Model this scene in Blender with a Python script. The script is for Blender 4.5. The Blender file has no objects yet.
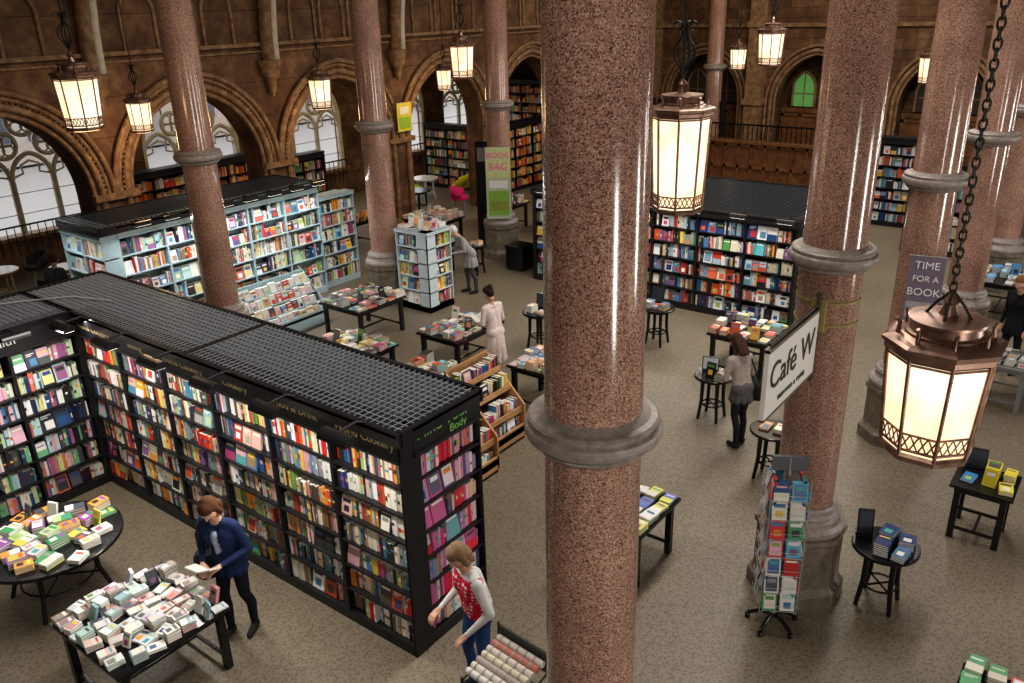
import bpy, math, random
import numpy as np
from mathutils import Matrix, Vector
R=random.Random(11)
D=bpy.data
COL=bpy.context.scene.collection

# ------------------------------------------------------------ materials
MATS={}
def newmat(name):
    m=D.materials.new(name); m.use_nodes=True
    nt=m.node_tree; b=nt.nodes['Principled BSDF']
    MATS[name]=m
    return m,nt,b
def N(nt,t,**kw):
    n=nt.nodes.new(t)
    for k,v in kw.items():
        if k in n.inputs.keys(): n.inputs[k].default_value=v
        else: setattr(n,k,v)
    return n
def ramp(nt,fac,stops):
    r=nt.nodes.new('ShaderNodeValToRGB')
    while len(r.color_ramp.elements)<len(stops): r.color_ramp.elements.new(0.5)
    for e,(p,c) in zip(r.color_ramp.elements,stops):
        e.position=p; e.color=(*c,1)
    nt.links.new(fac,r.inputs[0]); return r
def bump(nt,b,h,strength,dist=0.01):
    bp=N(nt,'ShaderNodeBump'); bp.inputs['Strength'].default_value=strength; bp.inputs['Distance'].default_value=dist
    nt.links.new(h,bp.inputs['Height']); nt.links.new(bp.outputs[0],b.inputs['Normal'])
def vcmat(name,rough,spec=0.5,metal=0.0,noise=0.0,coat=0.0):
    m,nt,b=newmat(name)
    a=nt.nodes.new('ShaderNodeVertexColor'); a.layer_name='Col'
    out=a.outputs[0]
    if noise:
        tc=N(nt,'ShaderNodeTexCoord'); n=N(nt,'ShaderNodeTexNoise',Scale=14.0,Detail=4.0)
        nt.links.new(tc.outputs['Object'],n.inputs['Vector'])
        mx=N(nt,'ShaderNodeMixRGB',blend_type='MULTIPLY'); mx.inputs[0].default_value=noise
        rr=ramp(nt,n.outputs[0],[(0.3,(.45,.45,.45)),(0.7,(1.1,1.1,1.1))])
        nt.links.new(out,mx.inputs[1]); nt.links.new(rr.outputs[0],mx.inputs[2]); out=mx.outputs[0]
    nt.links.new(out,b.inputs['Base Color'])
    b.inputs['Roughness'].default_value=rough; b.inputs['Metallic'].default_value=metal
    b.inputs['Specular IOR Level'].default_value=spec; b.inputs['Coat Weight'].default_value=coat
vcmat('paint',0.45,noise=0.25); vcmat('cover',0.35,0.4); vcmat('cloth',0.85,0.2,noise=0.4); vcmat('skin',0.55,0.4)
vcmat('gloss',0.2,0.5,noise=0.15); vcmat('iron',0.45,0.5,0.6,noise=.3)
def stone(name,c1,c2,c3,scale=3,rough=.8,blocks=None,bs=.4):
    m,nt,b=newmat(name); tc=N(nt,'ShaderNodeTexCoord')
    n=N(nt,'ShaderNodeTexNoise',Scale=float(scale),Detail=8.0,Roughness=.65); nt.links.new(tc.outputs['Object'],n.inputs['Vector'])
    r=ramp(nt,n.outputs[0],[(0.3,c1),(0.5,c2),(0.72,c3)]); out=r.outputs[0]
    b.inputs['Roughness'].default_value=rough
    if blocks:
        mp=N(nt,'ShaderNodeMapping'); mp.inputs['Rotation'].default_value=blocks
        nt.links.new(tc.outputs['Object'],mp.inputs[0])
        br=N(nt,'ShaderNodeTexBrick',Scale=1.0); br.inputs['Color1'].default_value=(1,1,1,1); br.inputs['Color2'].default_value=(.6,.55,.5,1); br.inputs['Mortar'].default_value=(.3,.25,.2,1)
        br.inputs['Mortar Size'].default_value=.008; br.inputs['Brick Width'].default_value=.75; br.inputs['Row Height'].default_value=.33
        nt.links.new(mp.outputs[0],br.inputs[0])
        mx=N(nt,'ShaderNodeMixRGB',blend_type='MULTIPLY'); mx.inputs[0].default_value=1
        nt.links.new(out,mx.inputs[1]); nt.links.new(br.outputs[0],mx.inputs[2]); out=mx.outputs[0]
    nt.links.new(out,b.inputs['Base Color']); bump(nt,b,n.outputs[0],bs)
stone('wallstoneY',(.08,.038,.018),(.17,.088,.042),(.32,.19,.095),2.2,.8,(math.pi/2,0,math.pi/2))
stone('wallstoneX',(.08,.038,.018),(.17,.088,.042),(.32,.19,.095),2.2,.8,(math.pi/2,0,0))
stone('moulding',(.13,.066,.032),(.24,.14,.07),(.42,.27,.145),6,.7)
stone('paletracery',(.46,.4,.3),(.58,.52,.41),(.7,.63,.51),5,.7)
stone('ringstone',(.2,.165,.145),(.28,.24,.215),(.37,.335,.305),18,.45,bs=.15)
stone('pedestal',(.11,.09,.065),(.18,.15,.115),(.26,.22,.17),9,.5,bs=.25)
stone('ceilingwood',(.07,.045,.03),(.11,.07,.04),(.16,.1,.06),4,.7)
stone('woodpanel',(.1,.04,.016),(.18,.08,.033),(.26,.13,.055),5,.4,bs=.1)
stone('lightwood',(.38,.2,.085),(.48,.27,.12),(.56,.34,.16),6,.5,bs=.1)
m,nt,b=newmat('granite'); tc=N(nt,'ShaderNodeTexCoord')
v=N(nt,'ShaderNodeTexVoronoi',Scale=140.0); nt.links.new(tc.outputs['Object'],v.inputs['Vector'])
sp=N(nt,'ShaderNodeSeparateColor'); nt.links.new(v.outputs['Color'],sp.inputs[0])
r=ramp(nt,sp.outputs[0],[(0.0,(.08,.05,.038)),(0.14,(.17,.1,.075)),(.3,(.32,.185,.135)),(.6,(.41,.245,.185)),(.85,(.51,.33,.26)),(1,(.62,.47,.4))])
n=N(nt,'ShaderNodeTexNoise',Scale=2.2,Detail=5.0); nt.links.new(tc.outputs['Object'],n.inputs['Vector'])
r2=ramp(nt,n.outputs[0],[(.3,(.76,.72,.7)),(.7,(1.08,1.04,1.0))])
mx=N(nt,'ShaderNodeMixRGB',blend_type='MULTIPLY'); mx.inputs[0].default_value=1
nt.links.new(r.outputs[0],mx.inputs[1]); nt.links.new(r2.outputs[0],mx.inputs[2]); nt.links.new(mx.outputs[0],b.inputs['Base Color'])
b.inputs['Roughness'].default_value=.15; b.inputs['Specular IOR Level'].default_value=.65
m,nt,b=newmat('carpet'); tc=N(nt,'ShaderNodeTexCoord')
v=N(nt,'ShaderNodeTexVoronoi',Scale=32.0); nt.links.new(tc.outputs['Object'],v.inputs['Vector'])
n=N(nt,'ShaderNodeTexNoise',Scale=60.0,Detail=3.0); nt.links.new(tc.outputs['Object'],n.inputs['Vector'])
ad=N(nt,'ShaderNodeMath',operation='ADD'); nt.links.new(v.outputs['Distance'],ad.inputs[0]); nt.links.new(n.outputs[0],ad.inputs[1])
r=ramp(nt,ad.outputs[0],[(.5,(.085,.067,.046)),(.75,(.135,.11,.077)),(.95,(.18,.15,.108)),(1.0,(.215,.18,.132))])
n2=N(nt,'ShaderNodeTexNoise',Scale=.45,Detail=4.0); nt.links.new(tc.outputs['Object'],n2.inputs['Vector'])
r2=ramp(nt,n2.outputs[0],[(.3,(.85,.83,.8)),(.7,(1.05,1.04,1.0))])
mx=N(nt,'ShaderNodeMixRGB',blend_type='MULTIPLY'); mx.inputs[0].default_value=1
nt.links.new(r.outputs[0],mx.inputs[1]); nt.links.new(r2.outputs[0],mx.inputs[2]); nt.links.new(mx.outputs[0],b.inputs['Base Color'])
b.inputs['Roughness'].default_value=.48; bump(nt,b,n.outputs[0],.3,.004)
def emat(name,col,st):
    m,nt,b=newmat(name); b.inputs['Base Color'].default_value=(*col,1); b.inputs['Emission Color'].default_value=(*col,1); b.inputs['Emission Strength'].default_value=st; b.inputs['Roughness'].default_value=.3
    return nt,b
nt,b=emat('lampglass',(.6,.5,.35),1.0)
tc=N(nt,'ShaderNodeTexCoord'); n=N(nt,'ShaderNodeTexNoise',Scale=4.0,Detail=1.0); nt.links.new(tc.outputs['Object'],n.inputs['Vector'])
r=ramp(nt,n.outputs[0],[(.3,(1,.66,.36)),(.65,(1,.85,.63))]); nt.links.new(r.outputs[0],b.inputs['Emission Color']); b.inputs['Emission Strength'].default_value=1.15
emat('lampstrip',(1,.9,.75),3); emat('greenglass',(.12,.32,.09),.35)
m,nt,b=newmat('bronze'); b.inputs['Metallic'].default_value=.7; b.inputs['Roughness'].default_value=.38
tc=N(nt,'ShaderNodeTexCoord'); n=N(nt,'ShaderNodeTexNoise',Scale=12.0,Detail=4.0); nt.links.new(tc.outputs['Object'],n.inputs['Vector'])
r=ramp(nt,n.outputs[0],[(.3,(.17,.1,.075)),(.7,(.38,.24,.18))]); nt.links.new(r.outputs[0],b.inputs['Base Color'])

# ------------------------------------------------------------ mesh builder
I4=Matrix.Identity(4)
def TR(x=0,y=0,z=0,yaw=0): return Matrix.Translation((x,y,z))@Matrix.Rotation(math.radians(yaw),4,'Z')
class MB:
    def __init__(s,T=None): s.v=[];s.f=[];s.m=[];s.c=[];s.s=[];s.mats=[];s.T=T or I4.copy()
    def mi(s,n):
        if n not in s.mats: s.mats.append(n)
        return s.mats.index(n)
    def add(s,vs,fs,mat,col=(1,1,1),smooth=False,cols=None):
        n=len(s.v);T=s.T;k=s.mi(mat)
        for p in vs:
            q=T@Vector(p); s.v.append((q.x,q.y,q.z))
        for i,f in enumerate(fs):
            s.f.append([a+n for a in f]); s.m.append(k); s.s.append(smooth); s.c.append(cols[i] if cols is not None else col)
    def box(s,x0,x1,y0,y1,z0,z1,mat='paint',col=(1,1,1)):
        s.add([(x0,y0,z0),(x1,y0,z0),(x1,y1,z0),(x0,y1,z0),(x0,y0,z1),(x1,y0,z1),(x1,y1,z1),(x0,y1,z1)],
          [(0,3,2,1),(4,5,6,7),(0,1,5,4),(1,2,6,5),(2,3,7,6),(3,0,4,7)],mat,col)
    def obox(s,o,u,v,w,mat='paint',col=(1,1,1)):
        o=Vector(o);u=Vector(u);v=Vector(v);w=Vector(w)
        fs=[(0,3,2,1),(4,5,6,7),(0,1,5,4),(1,2,6,5),(2,3,7,6),(3,0,4,7)]
        s.add([o,o+u,o+u+v,o+v,o+w,o+u+w,o+u+v+w,o+v+w],fs,mat,col)
    def quad(s,a,b,c,d,mat,col): s.add([a,b,c,d],[(0,1,2,3)],mat,col)
    def lathe(s,prof,n=32,mat='paint',col=(1,1,1),cx=0,cy=0,smooth=True,a0=0,cap=True):
        for (r0,z0),(r1,z1) in zip(prof[:-1],prof[1:]):
            vs=[];fs=[]
            for i in range(n):
                a=a0+2*math.pi*i/n; vs.append((cx+r0*math.cos(a),cy+r0*math.sin(a),z0))
            for i in range(n):
                a=a0+2*math.pi*i/n; vs.append((cx+r1*math.cos(a),cy+r1*math.sin(a),z1))
            for i in range(n):
                j=(i+1)%n; fs.append((i,j,n+j,n+i))
            s.add(vs,fs,mat,col,smooth)
        if cap:
            for r,z in (prof[0],prof[-1]):
                if r>.002: s.add([(cx+r*math.cos(a0+2*math.pi*i/n),cy+r*math.sin(a0+2*math.pi*i/n),z) for i in range(n)],[tuple(range(n))],mat,col)
    def tube(s,pts,r,n=8,mat='paint',col=(1,1,1),closed=False):
        pts=[Vector(p) for p in pts]; m=len(pts); vs=[]
        rr=r if isinstance(r,(list,tuple)) else [r]*m
        for i,p in enumerate(pts):
            a=pts[(i-1)%m] if (closed or i>0) else p; b=pts[(i+1)%m] if (closed or i<m-1) else p
            t=(b-a).normalized(); ref=Vector((0,0,1)) if abs(t.z)<.95 else Vector((1,0,0))
            if i==0: e1=t.cross(ref).normalized()
            else:
                e1=(e1-t*e1.dot(t)); e1=e1.normalized() if e1.length>1e-4 else t.cross(ref).normalized()
            e2=t.cross(e1)
            for k in range(n):
                an=2*math.pi*k/n; vs.append(p+(e1*math.cos(an)+e2*math.sin(an))*rr[i])
        fs=[]
        for i in range(m if closed else m-1):
            j=(i+1)%m
            for k in range(n):
                l=(k+1)%n; fs.append((i*n+k,i*n+l,j*n+l,j*n+k))
        s.add(vs,fs,mat,col,True)
        if not closed: s.add(vs[:n],[tuple(range(n))],mat,col); s.add(vs[-n:],[tuple(range(n))],mat,col)
    def build(s,name,parent=None):
        me=D.meshes.new(name); me.from_pydata(s.v,[],s.f); me.update()
        for n in s.mats: me.materials.append(MATS[n])
        me.polygons.foreach_set('material_index',s.m); me.polygons.foreach_set('use_smooth',s.s)
        ca=me.color_attributes.new('Col','FLOAT_COLOR','CORNER')
        lens=[len(f) for f in s.f]
        arr=np.ones((len(s.f),4),dtype=np.float32); arr[:,:3]=np.array(s.c,dtype=np.float32).reshape(-1,3)
        ca.data.foreach_set('color',np.repeat(arr,lens,axis=0).ravel())
        o=D.objects.new(name,me); COL.objects.link(o)
        if parent: o.parent=parent
        return o
def empty(name,loc=(0,0,0)):
    e=D.objects.new(name,None); e.location=loc; COL.objects.link(e); return e
def text(name,body,size,loc,rot,matname,parent=None,ext=.002,align='CENTER'):
    c=D.curves.new(name,'FONT'); c.body=body; c.size=size; c.extrude=ext; c.align_x=align; c.align_y='CENTER'
    o=D.objects.new(name,c); o.location=loc; o.rotation_euler=[math.radians(a) for a in rot]; c.materials.append(MATS[matname]); COL.objects.link(o)
    if parent: o.parent=parent; 
    return o
for nm,c in (('ink_gold',(.6,.5,.25)),('ink_white',(.8,.8,.78)),('ink_black',(.02,.02,.02)),('ink_green',(.25,.6,.15)),('ink_pink',(.8,.1,.35))):
    m,nt,b=newmat(nm); b.inputs['Base Color'].default_value=(*c,1); b.inputs['Roughness'].default_value=.5

BLK=(.012,.012,.014)
PAL=[(.6,.05,.04),(.7,.12,.04),(.8,.32,.05),(.82,.58,.1),(.7,.65,.52),(.82,.82,.8),(.8,.8,.78),(.8,.8,.78),(.1,.26,.45),(.04,.1,.28),(.1,.38,.42),(.12,.32,.1),(.35,.48,.14),(.03,.03,.04),(.03,.03,.04),(.05,.05,.06),(.45,.07,.18),(.66,.38,.42),(.24,.12,.27),(.36,.24,.14),(.75,.68,.52),(.12,.1,.09),(.3,.3,.3)]
PWARM=[(.65,.04,.03),(.7,.1,.03),(.82,.32,.05),(.84,.63,.15),(.85,.81,.72),(.8,.72,.55),(.85,.83,.8),(.85,.84,.82),(.8,.79,.76),(.22,.34,.12),(.07,.23,.35),(.03,.03,.04),(.03,.03,.04),(.04,.04,.05),(.45,.07,.05),(.75,.5,.42),(.68,.6,.45),(.28,.42,.45),(.28,.16,.08),(.1,.09,.08),(.45,.42,.36),(.06,.08,.2),(.48,.55,.35)]
PPINK=[(.78,.38,.48),(.62,.14,.34),(.85,.7,.77),(.75,.05,.08),(.85,.85,.85),(.32,.42,.6),(.48,.32,.55),(.12,.12,.18),(.78,.55,.42),(.2,.45,.45),(.7,.22,.17)]
PCOOL=[(.8,.82,.82),(.8,.8,.78),(.45,.65,.7),(.17,.44,.25),(.08,.24,.44),(.7,.64,.3),(.62,.16,.12),(.7,.43,.53),(.53,.68,.45),(.03,.07,.18),(.8,.76,.65),(.06,.06,.08),(.03,.03,.04),(.1,.1,.12),(.33,.14,.28)]
PPALE=[(.8,.8,.76),(.82,.8,.78),(.75,.7,.6),(.68,.74,.72),(.75,.55,.48),(.5,.66,.64),(.78,.7,.42),(.58,.08,.06),(.27,.46,.41),(.72,.48,.55),(.12,.12,.13),(.1,.2,.38),(.72,.36,.14)]
PGIFT=[(.78,.76,.72),(.8,.78,.76),(.78,.77,.75),(.74,.66,.62),(.62,.74,.7),(.78,.58,.54),(.6,.56,.66),(.3,.28,.27),(.75,.7,.58),(.65,.3,.32),(.45,.6,.55),(.07,.08,.1),(.7,.68,.64),(.25,.42,.45),(.6,.62,.66),(.35,.22,.2)]
PDARK=[(.48,.05,.04),(.1,.22,.38),(.03,.06,.2),(.75,.74,.7),(.03,.03,.04),(.03,.03,.04),(.58,.36,.08),(.43,.09,.05),(.12,.27,.16),(.6,.55,.42),(.68,.14,.07),(.22,.32,.43),(.78,.78,.75),(.78,.78,.75),(.35,.48,.57)]
def jit(c,a=.12): 
    k=1+R.uniform(-a,a); return tuple(min(.9,max(.01,x*k+R.uniform(-.015,.015))) for x in c)
def spinebook(mb,x,t,y,dep,z,h,c,lean=0):
    l=lean
    mb.add([(x,y,z),(x+t,y,z),(x+t,y+dep,z),(x,y+dep,z),(x+l,y,z+h),(x+t+l,y,z+h),(x+t+l,y+dep,z+h),(x+l,y+dep,z+h)],
      [(0,1,5,4),(4,5,6,7),(1,2,6,5),(3,0,4,7)],'cover',cols=[c,(.7,.67,.58),c,c])
def coverart(mb,o,u,v,nrm,pal):
    e=nrm*.0015
    def q(a0,a1,b0,b1,c,ee=1):
        mb.quad(o+u*a0+v*b0+e*ee,o+u*a1+v*b0+e*ee,o+u*a1+v*b1+e*ee,o+u*a0+v*b1+e*ee,'cover',c)
    k=R.random()
    c1=jit(R.choice(pal)); c2=jit(R.choice(PAL))
    if k<.35: q(.12,.88,.68,.88,c1); q(.25,.75,.15,.5,c2)
    elif k<.6: q(0.0,1,.0,.45,c1); q(.15,.85,.7,.8,c2)
    elif k<.8: q(.1,.9,.1,.9,c1); q(.2,.8,.6,.8,c2,2)
    elif k<.92: q(.15,.85,.8,.86,(.8,.8,.78)); q(.15,.6,.7,.75,(.8,.8,.78)); q(.3,.9,.1,.55,c1)
    else: q(.1,.9,.75,.85,(.85,.85,.82))
def facebook(mb,x,w,y,z,h,t,c,pal,tilt=.18):
    o=Vector((x,y,z)); u=Vector((w,0,0)); up=Vector((0,math.sin(tilt)*h,math.cos(tilt)*h)); b=Vector((0,t*math.cos(tilt),0))
    mb.add([o,o+u,o+u+b,o+b,o+up,o+u+up,o+u+b+up,o+b+up],[(0,1,5,4),(4,5,6,7),(1,2,6,5),(3,0,4,7)],'cover',cols=[c,(.7,.67,.58),c,c])
    coverart(mb,o,u,up,Vector((0,-1,.1)).normalized(),pal)
def fillshelf(mb,x0,x1,z,hs,pal,face=.2,dep=.16,full=.93,yf=.035,thick=1.0,detail=True):
    x=x0+.01
    c=jit(R.choice(pal))
    while x<x1-.03:
        k=R.random()
        if k<face:
            w=R.uniform(.13,.19); h=min(hs-.02,w*R.uniform(1.25,1.5))
            for rep in range(R.choice([1,1,2,3])):
                if x+w>x1-.005: break
                facebook(mb,x,w,yf,z,h,R.uniform(.02,.08),jit(R.choice(pal)),pal); x+=w+R.uniform(.005,.02)
        run=R.randint(3,11)
        y=yf+R.uniform(-.015,.035); hb=R.uniform(.62,.97)*hs
        for i in range(run):
            t=R.uniform(.014,.045)*thick
            if x+t>x1-.005: x=x1;break
            if R.random()<.7: c=jit(R.choice(pal))
            h=min(hs-.008,hb*R.uniform(.85,1.08))
            yy=y+R.uniform(0,.015)
            ln=R.uniform(-.02,.02) if R.random()<.06 and x+t+.03<x1 else 0
            spinebook(mb,x,t,yy,dep,z,h,c,ln)
            if detail and ln==0 and R.random()<.6:
                zz=z+h*R.uniform(.25,.55); dz=h*R.uniform(.1,.3); cc=jit(R.choice(PAL))
                mb.quad((x+.003,yy-.0012,zz),(x+t-.003,yy-.0012,zz),(x+t-.003,yy-.0012,zz+dz),(x+.003,yy-.0012,zz+dz),'cover',cc)
            x+=t+.001
        if R.random()>full: x+=R.uniform(.03,.12)
def shelf_face(mb,T,W,H,ns,nb,pal,dep=.27,fascia=.28,base=.12,col=BLK,face=.2,mat='paint',thick=1.0,detail=True,pals=None,bd=.16):
    old=mb.T; mb.T=T
    zt=H-fascia; sh=(zt-base)/ns
    mb.box(0,W,.0,dep,0,base,mat,col); 
    if fascia>0: mb.box(0,W,-.01,dep,zt,H,mat,col); mb.box(0,W,-.03,0,zt-.02,zt+.015,mat,col); mb.box(-.01,W+.01,-.03,.02,H-.03,H,mat,col)
    bw=W/nb
    for j in range(nb+1):
        x=j*bw; mb.box(max(0,x-.018),min(W,x+.018),0.0,dep,base,zt,mat,col)
    for i in range(ns):
        z=base+i*sh
        if i: mb.box(0,W,.004,dep,z-.012,z+.01,mat,col)
        for j in range(nb):
            p=pals[(i+j*3)%len(pals)] if pals else pal
            fillshelf(mb,j*bw+.02,(j+1)*bw-.02,z+.01,sh-.025,p,face,thick=thick,detail=detail,dep=bd)
    mb.T=old
def gridtop(mb,x0,x1,y0,y1,z,sp=.075,col=(.36,.38,.4),w=.008,edge=(.03,.03,.035)):
    mb.box(x0,x1,y0,y1,z-.12,z-.10,'paint',(.012,.012,.014))  # dark sheet standing in for the shaded void below the grid
    n=int((x1-x0)/sp)
    for i in range(n+1):
        x=x0+(x1-x0)*i/n; mb.box(x-w/2,x+w/2,y0,y1,z-.03,z,'gloss',col)
    n=int((y1-y0)/sp)
    for i in range(n+1):
        y=y0+(y1-y0)*i/n; mb.box(x0,x1,y-w/2,y+w/2,z-.03,z+.001,'gloss',col)
    for a in ((x0-.03,x1+.03,y0-.03,y0+.015),(x0-.03,x1+.03,y1-.015,y1+.03),(x0-.03,x0+.015,y0,y1),(x1-.015,x1+.03,y0,y1)):
        mb.box(a[0],a[1],a[2],a[3],z-.13,z+.012,'gloss',edge)

# ------------------------------------------------------------ room
def arch_z(d,a,rise):
    c=max(0,(rise*rise-a*a)/(2*a)); RR=a+c; d=min(abs(d),a)
    return math.sqrt(max(0,RR*RR-(d+c)**2))
def archpts(c,a,imp,rise,n=24,y=0):
    cc=max(0,(rise*rise-a*a)/(2*a)); RR=a+cc; am=math.acos(cc/RR)
    Rr=[(c+(-cc+RR*math.cos(am*i/n)),y,imp+RR*math.sin(am*i/n)) for i in range(n+1)]
    L=[(2*c-p[0],p[1],p[2]) for p in Rr]
    return L+Rr[::-1][1:]
def arch_wall(mb,x0,x1,ztop,ops,t,mat,z0=0,n=28):
    xs=x0
    for (c,a,sill,imp,rise) in ops:
        mb.box(xs,c-a,0,t,z0,ztop,mat)
        if sill>z0: mb.box(c-a,c+a,0,t,z0,sill,mat)
        for i in range(n):
            u0=math.cos(math.pi*(1-i/n)); u1=math.cos(math.pi*(1-(i+1)/n))
            d0=u0*a; d1=u1*a; q0=imp+arch_z(d0,a,rise); q1=imp+arch_z(d1,a,rise)
            mb.add([(c+d0,0,q0),(c+d1,0,q1),(c+d1,0,ztop),(c+d0,0,ztop),(c+d0,t,q0),(c+d1,t,q1),(c+d1,t,ztop),(c+d0,t,ztop)],[(0,1,2,3),(5,4,7,6),(0,4,5,1)],mat)
        xs=c+a
    mb.box(xs,x1,0,t,z0,ztop,mat)
XL,XR,YF,YB,ZC=-22.0,5.0,-7.0,31.0,11.0
PIT=4.09
mb=MB(); mb.box(XL-.4,XR+.3,YF-.3,YB+1.5,-.2,0,'carpet'); mb.build('floor')
mb=MB(); mb.box(XL-.4,XR+.3,YF-.3,YB+1.5,ZC,ZC+.2,'ceilingwood')
for y in np.arange(-4,31,4.09): mb.box(XL,XR,y-.12,y+.12,ZC-.35,ZC,'ceilingwood')
for x in (-19,-16,-12.85,-2.2,1.5): mb.box(x-.15,x+.15,YF,YB,ZC-.45,ZC,'ceilingwood')
mb.build('ceiling')
RW=[1.8+2*PIT*i for i in range(0,4)]
mb=MB(TR(XR+.3,0,0,90)); arch_wall(mb,YF,YB,ZC,[(c,.6,1.4,3.0,.8) for c in RW],.3,'wallstoneY'); mb.build('wall_right')
mb=MB(); mb.box(XL,XR,YF-.3,YF,0,ZC,'wallstoneX'); mb.build('wall_front')
WC=[3.1,9.3]+[5.6+PIT*i for i in range(2,6)]
mb=MB(TR(XL,0,0,90)); arch_wall(mb,YF,YB,ZC,[(c,1.55,.8 if i==0 else .95,2.1 if i==0 else 2.5,1.75) for i,c in enumerate(WC)],.4,'wallstoneY'); mb.build('wall_left')
for k,c in enumerate(WC):
    mb=MB(TR(XL-.12,0,0 if k else -.4,90))
    a=1.5
    mb.tube(archpts(c,a,2.5,1.7),.1,8,'paletracery')
    for s in (-1,1): mb.tube([(c+s*a,0,.95),(c+s*a,0,2.5)],.1,8,'paletracery')
    for s in (-.5,.5): mb.tube([(c+s,0,.95),(c+s,0,2.4)],.08,8,'paletracery')
    for s in (-1,0,1):
        mb.tube(archpts(c+s,.48,2.3,.6,10),.065,6,'paletracery')
        for q in (-1,1): mb.tube([(c+s+q*.45,0,2.35),(c+s+q*.2,0,2.42),(c+s+q*.22,0,2.62),(c+s,0,2.72)],.03,5,'paletracery')
    for (dx,zz,rr) in ((-.52,3.12,.3),(.52,3.12,.3),(0,3.65,.32)):
        mb.tube([(c+dx+rr*math.cos(t),0,zz+rr*math.sin(t)) for t in np.linspace(0,2*math.pi,20,endpoint=False)],.06,6,'paletracery',closed=True)
        for t in range(4):
            an=t*math.pi/2+.785; mb.tube([(c+dx+rr*.5*math.cos(an)+.13*math.cos(q),0,zz+rr*.5*math.sin(an)+.13*math.sin(q)) for q in np.linspace(0,2*math.pi,10,endpoint=False)],.028,5,'paletracery',closed=True)
    for z in (1.45,1.95): mb.box(c-a,c+a,-.008,.008,z-.008,z+.008,'paint',(.05,.05,.05))
    mb.box(c-a-.1,c+a+.1,-.25,.1,.88,.98,'moulding')
    for s in np.linspace(-1.4,1.4,16): mb.tube([(c+s,-.3,.5),(c+s,-.3,1.25)],.012,5,'paint',BLK)
    mb.box(c-1.45,c+1.45,-.32,-.28,1.23,1.27,'paint',BLK)
    mb.build('window_%d'%(k+1))
mb=MB()
for i in range(12):
    y=-12+i*5; h=4+((i*7)%5)*.8
    mb.box(-44,-39,y,y+4.9,0,h,'paint',[(.45,.36,.3),(.6,.54,.48),(.4,.36,.33),(.52,.44,.36)][i%4])
    for zz in (1,3.3):
        for q in (.8,2.2,3.6):
            if zz+1.3<h: mb.box(-39,-38.95,y+q,y+q+.7,zz,zz+1.3,'paint',(.12,.13,.16))
mb.build('street_buildings')
mb=MB(); mb.box(-44,XL-.5,-12,48,-.3,-.1,'paint',(.42,.4,.38)); mb.build('street_pavement')
XA=-16.56
AC=[6.4-PIT,6.4]+[6.4+PIT*i for i in range(1,6)]
mb=MB(TR(XA,0,0,90)); arch_wall(mb,YF,30,ZC,[(c,1.62,0,2.65,1.75) for c in AC],.7,'wallstoneY')
for c in AC:
    for (da,r,yy) in ((.03,.05,.02),(.16,.07,-.03),(.30,.05,-.02),(.40,.06,-.07)):
        mb.tube(archpts(c,1.62+da,2.65,1.75+da*1.05,20,yy),r,8,'moulding')
        if da<.3:
            for s in (-1,1): mb.tube([(c+s*(1.62+da),yy,0),(c+s*(1.62+da),yy,2.65)],r,8,'moulding')
    P=archpts(c,1.62+.23,2.65,1.75+.24,30,-.05)
    for p in P: mb.lathe([(.01,p[2]-.03),(.035,p[2]),(.01,p[2]+.03)],6,'moulding',cx=p[0],cy=p[1])
for c in AC+[AC[-1]+PIT]:
    p=c-PIT/2
    mb.box(p-.47,p+.47,-.14,.02,2.55,2.68,'moulding'); mb.box(p-.5,p+.5,-.12,.02,0,.5,'moulding')
    mb.T=TR(XA,p,0,90)
    mb.lathe([(.02,4.15),(.09,4.3),(.12,4.5),(.2,4.6),(.22,4.75),(.26,4.8),(.26,4.95)],12,'moulding',cx=0,cy=-.12)
    pts=[(0,-.12-(3.2*(1-math.cos(t))),4.95+4.6*math.sin(t)) for t in np.linspace(0,1.45,18)]
    mb.tube(pts,.16,10,'moulding')
    mb.tube([(q[0]+.12,q[1]-.1,q[2]) for q in pts],.085,8,'paletracery')
    mb.T=TR(XA,0,0,90)
mb.box(YF,30,-.1,.05,5.25,5.33,'moulding'); mb.box(YF,30,-.06,.05,5.12,5.16,'moulding')
for c in AC:
    for s in (-.9,0,.9):
        mb.tube(archpts(c+s,.36,6.0,.5,10,-.02),.04,6,'moulding')
        for q in (-.36,.36): mb.tube([(c+s+q,-.02,5.33),(c+s+q,-.02,6.0)],.04,6,'moulding')
mb.build('wall_arcade')
mb=MB(TR(0,30,0,0)); BC=[-13.9,-9.8,-5.7,-1.6]
arch_wall(mb,XL,XR,ZC,[(c,1.35,0,2.5,1.6) for c in BC],.6,'wallstoneX')
mb.box(XL,XR,1.2,1.4,0,ZC,'wallstoneX')
for c in BC:
    for (da,r,yy) in ((.03,.05,.02),(.16,.07,-.03),(.32,.06,-.06)):
        mb.tube(archpts(c,1.35+da,2.5,1.6+da,16,yy),r,8,'moulding')
        for s in (-1,1): mb.tube([(c+s*(1.35+da),yy,0),(c+s*(1.35+da),yy,2.5)],r,8,'moulding')
    p=c-2.05
    mb.box(p-.3,p+.3,-.35,.0,0,ZC,'moulding'); mb.box(p-.36,p+.36,-.42,.0,2.4,2.6,'moulding'); mb.box(p-.36,p+.36,-.42,.0,5.0,5.2,'moulding')
mb.box(XL,XR,-.1,0,5.0,5.12,'moulding')
mb.build('wall_back')
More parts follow.
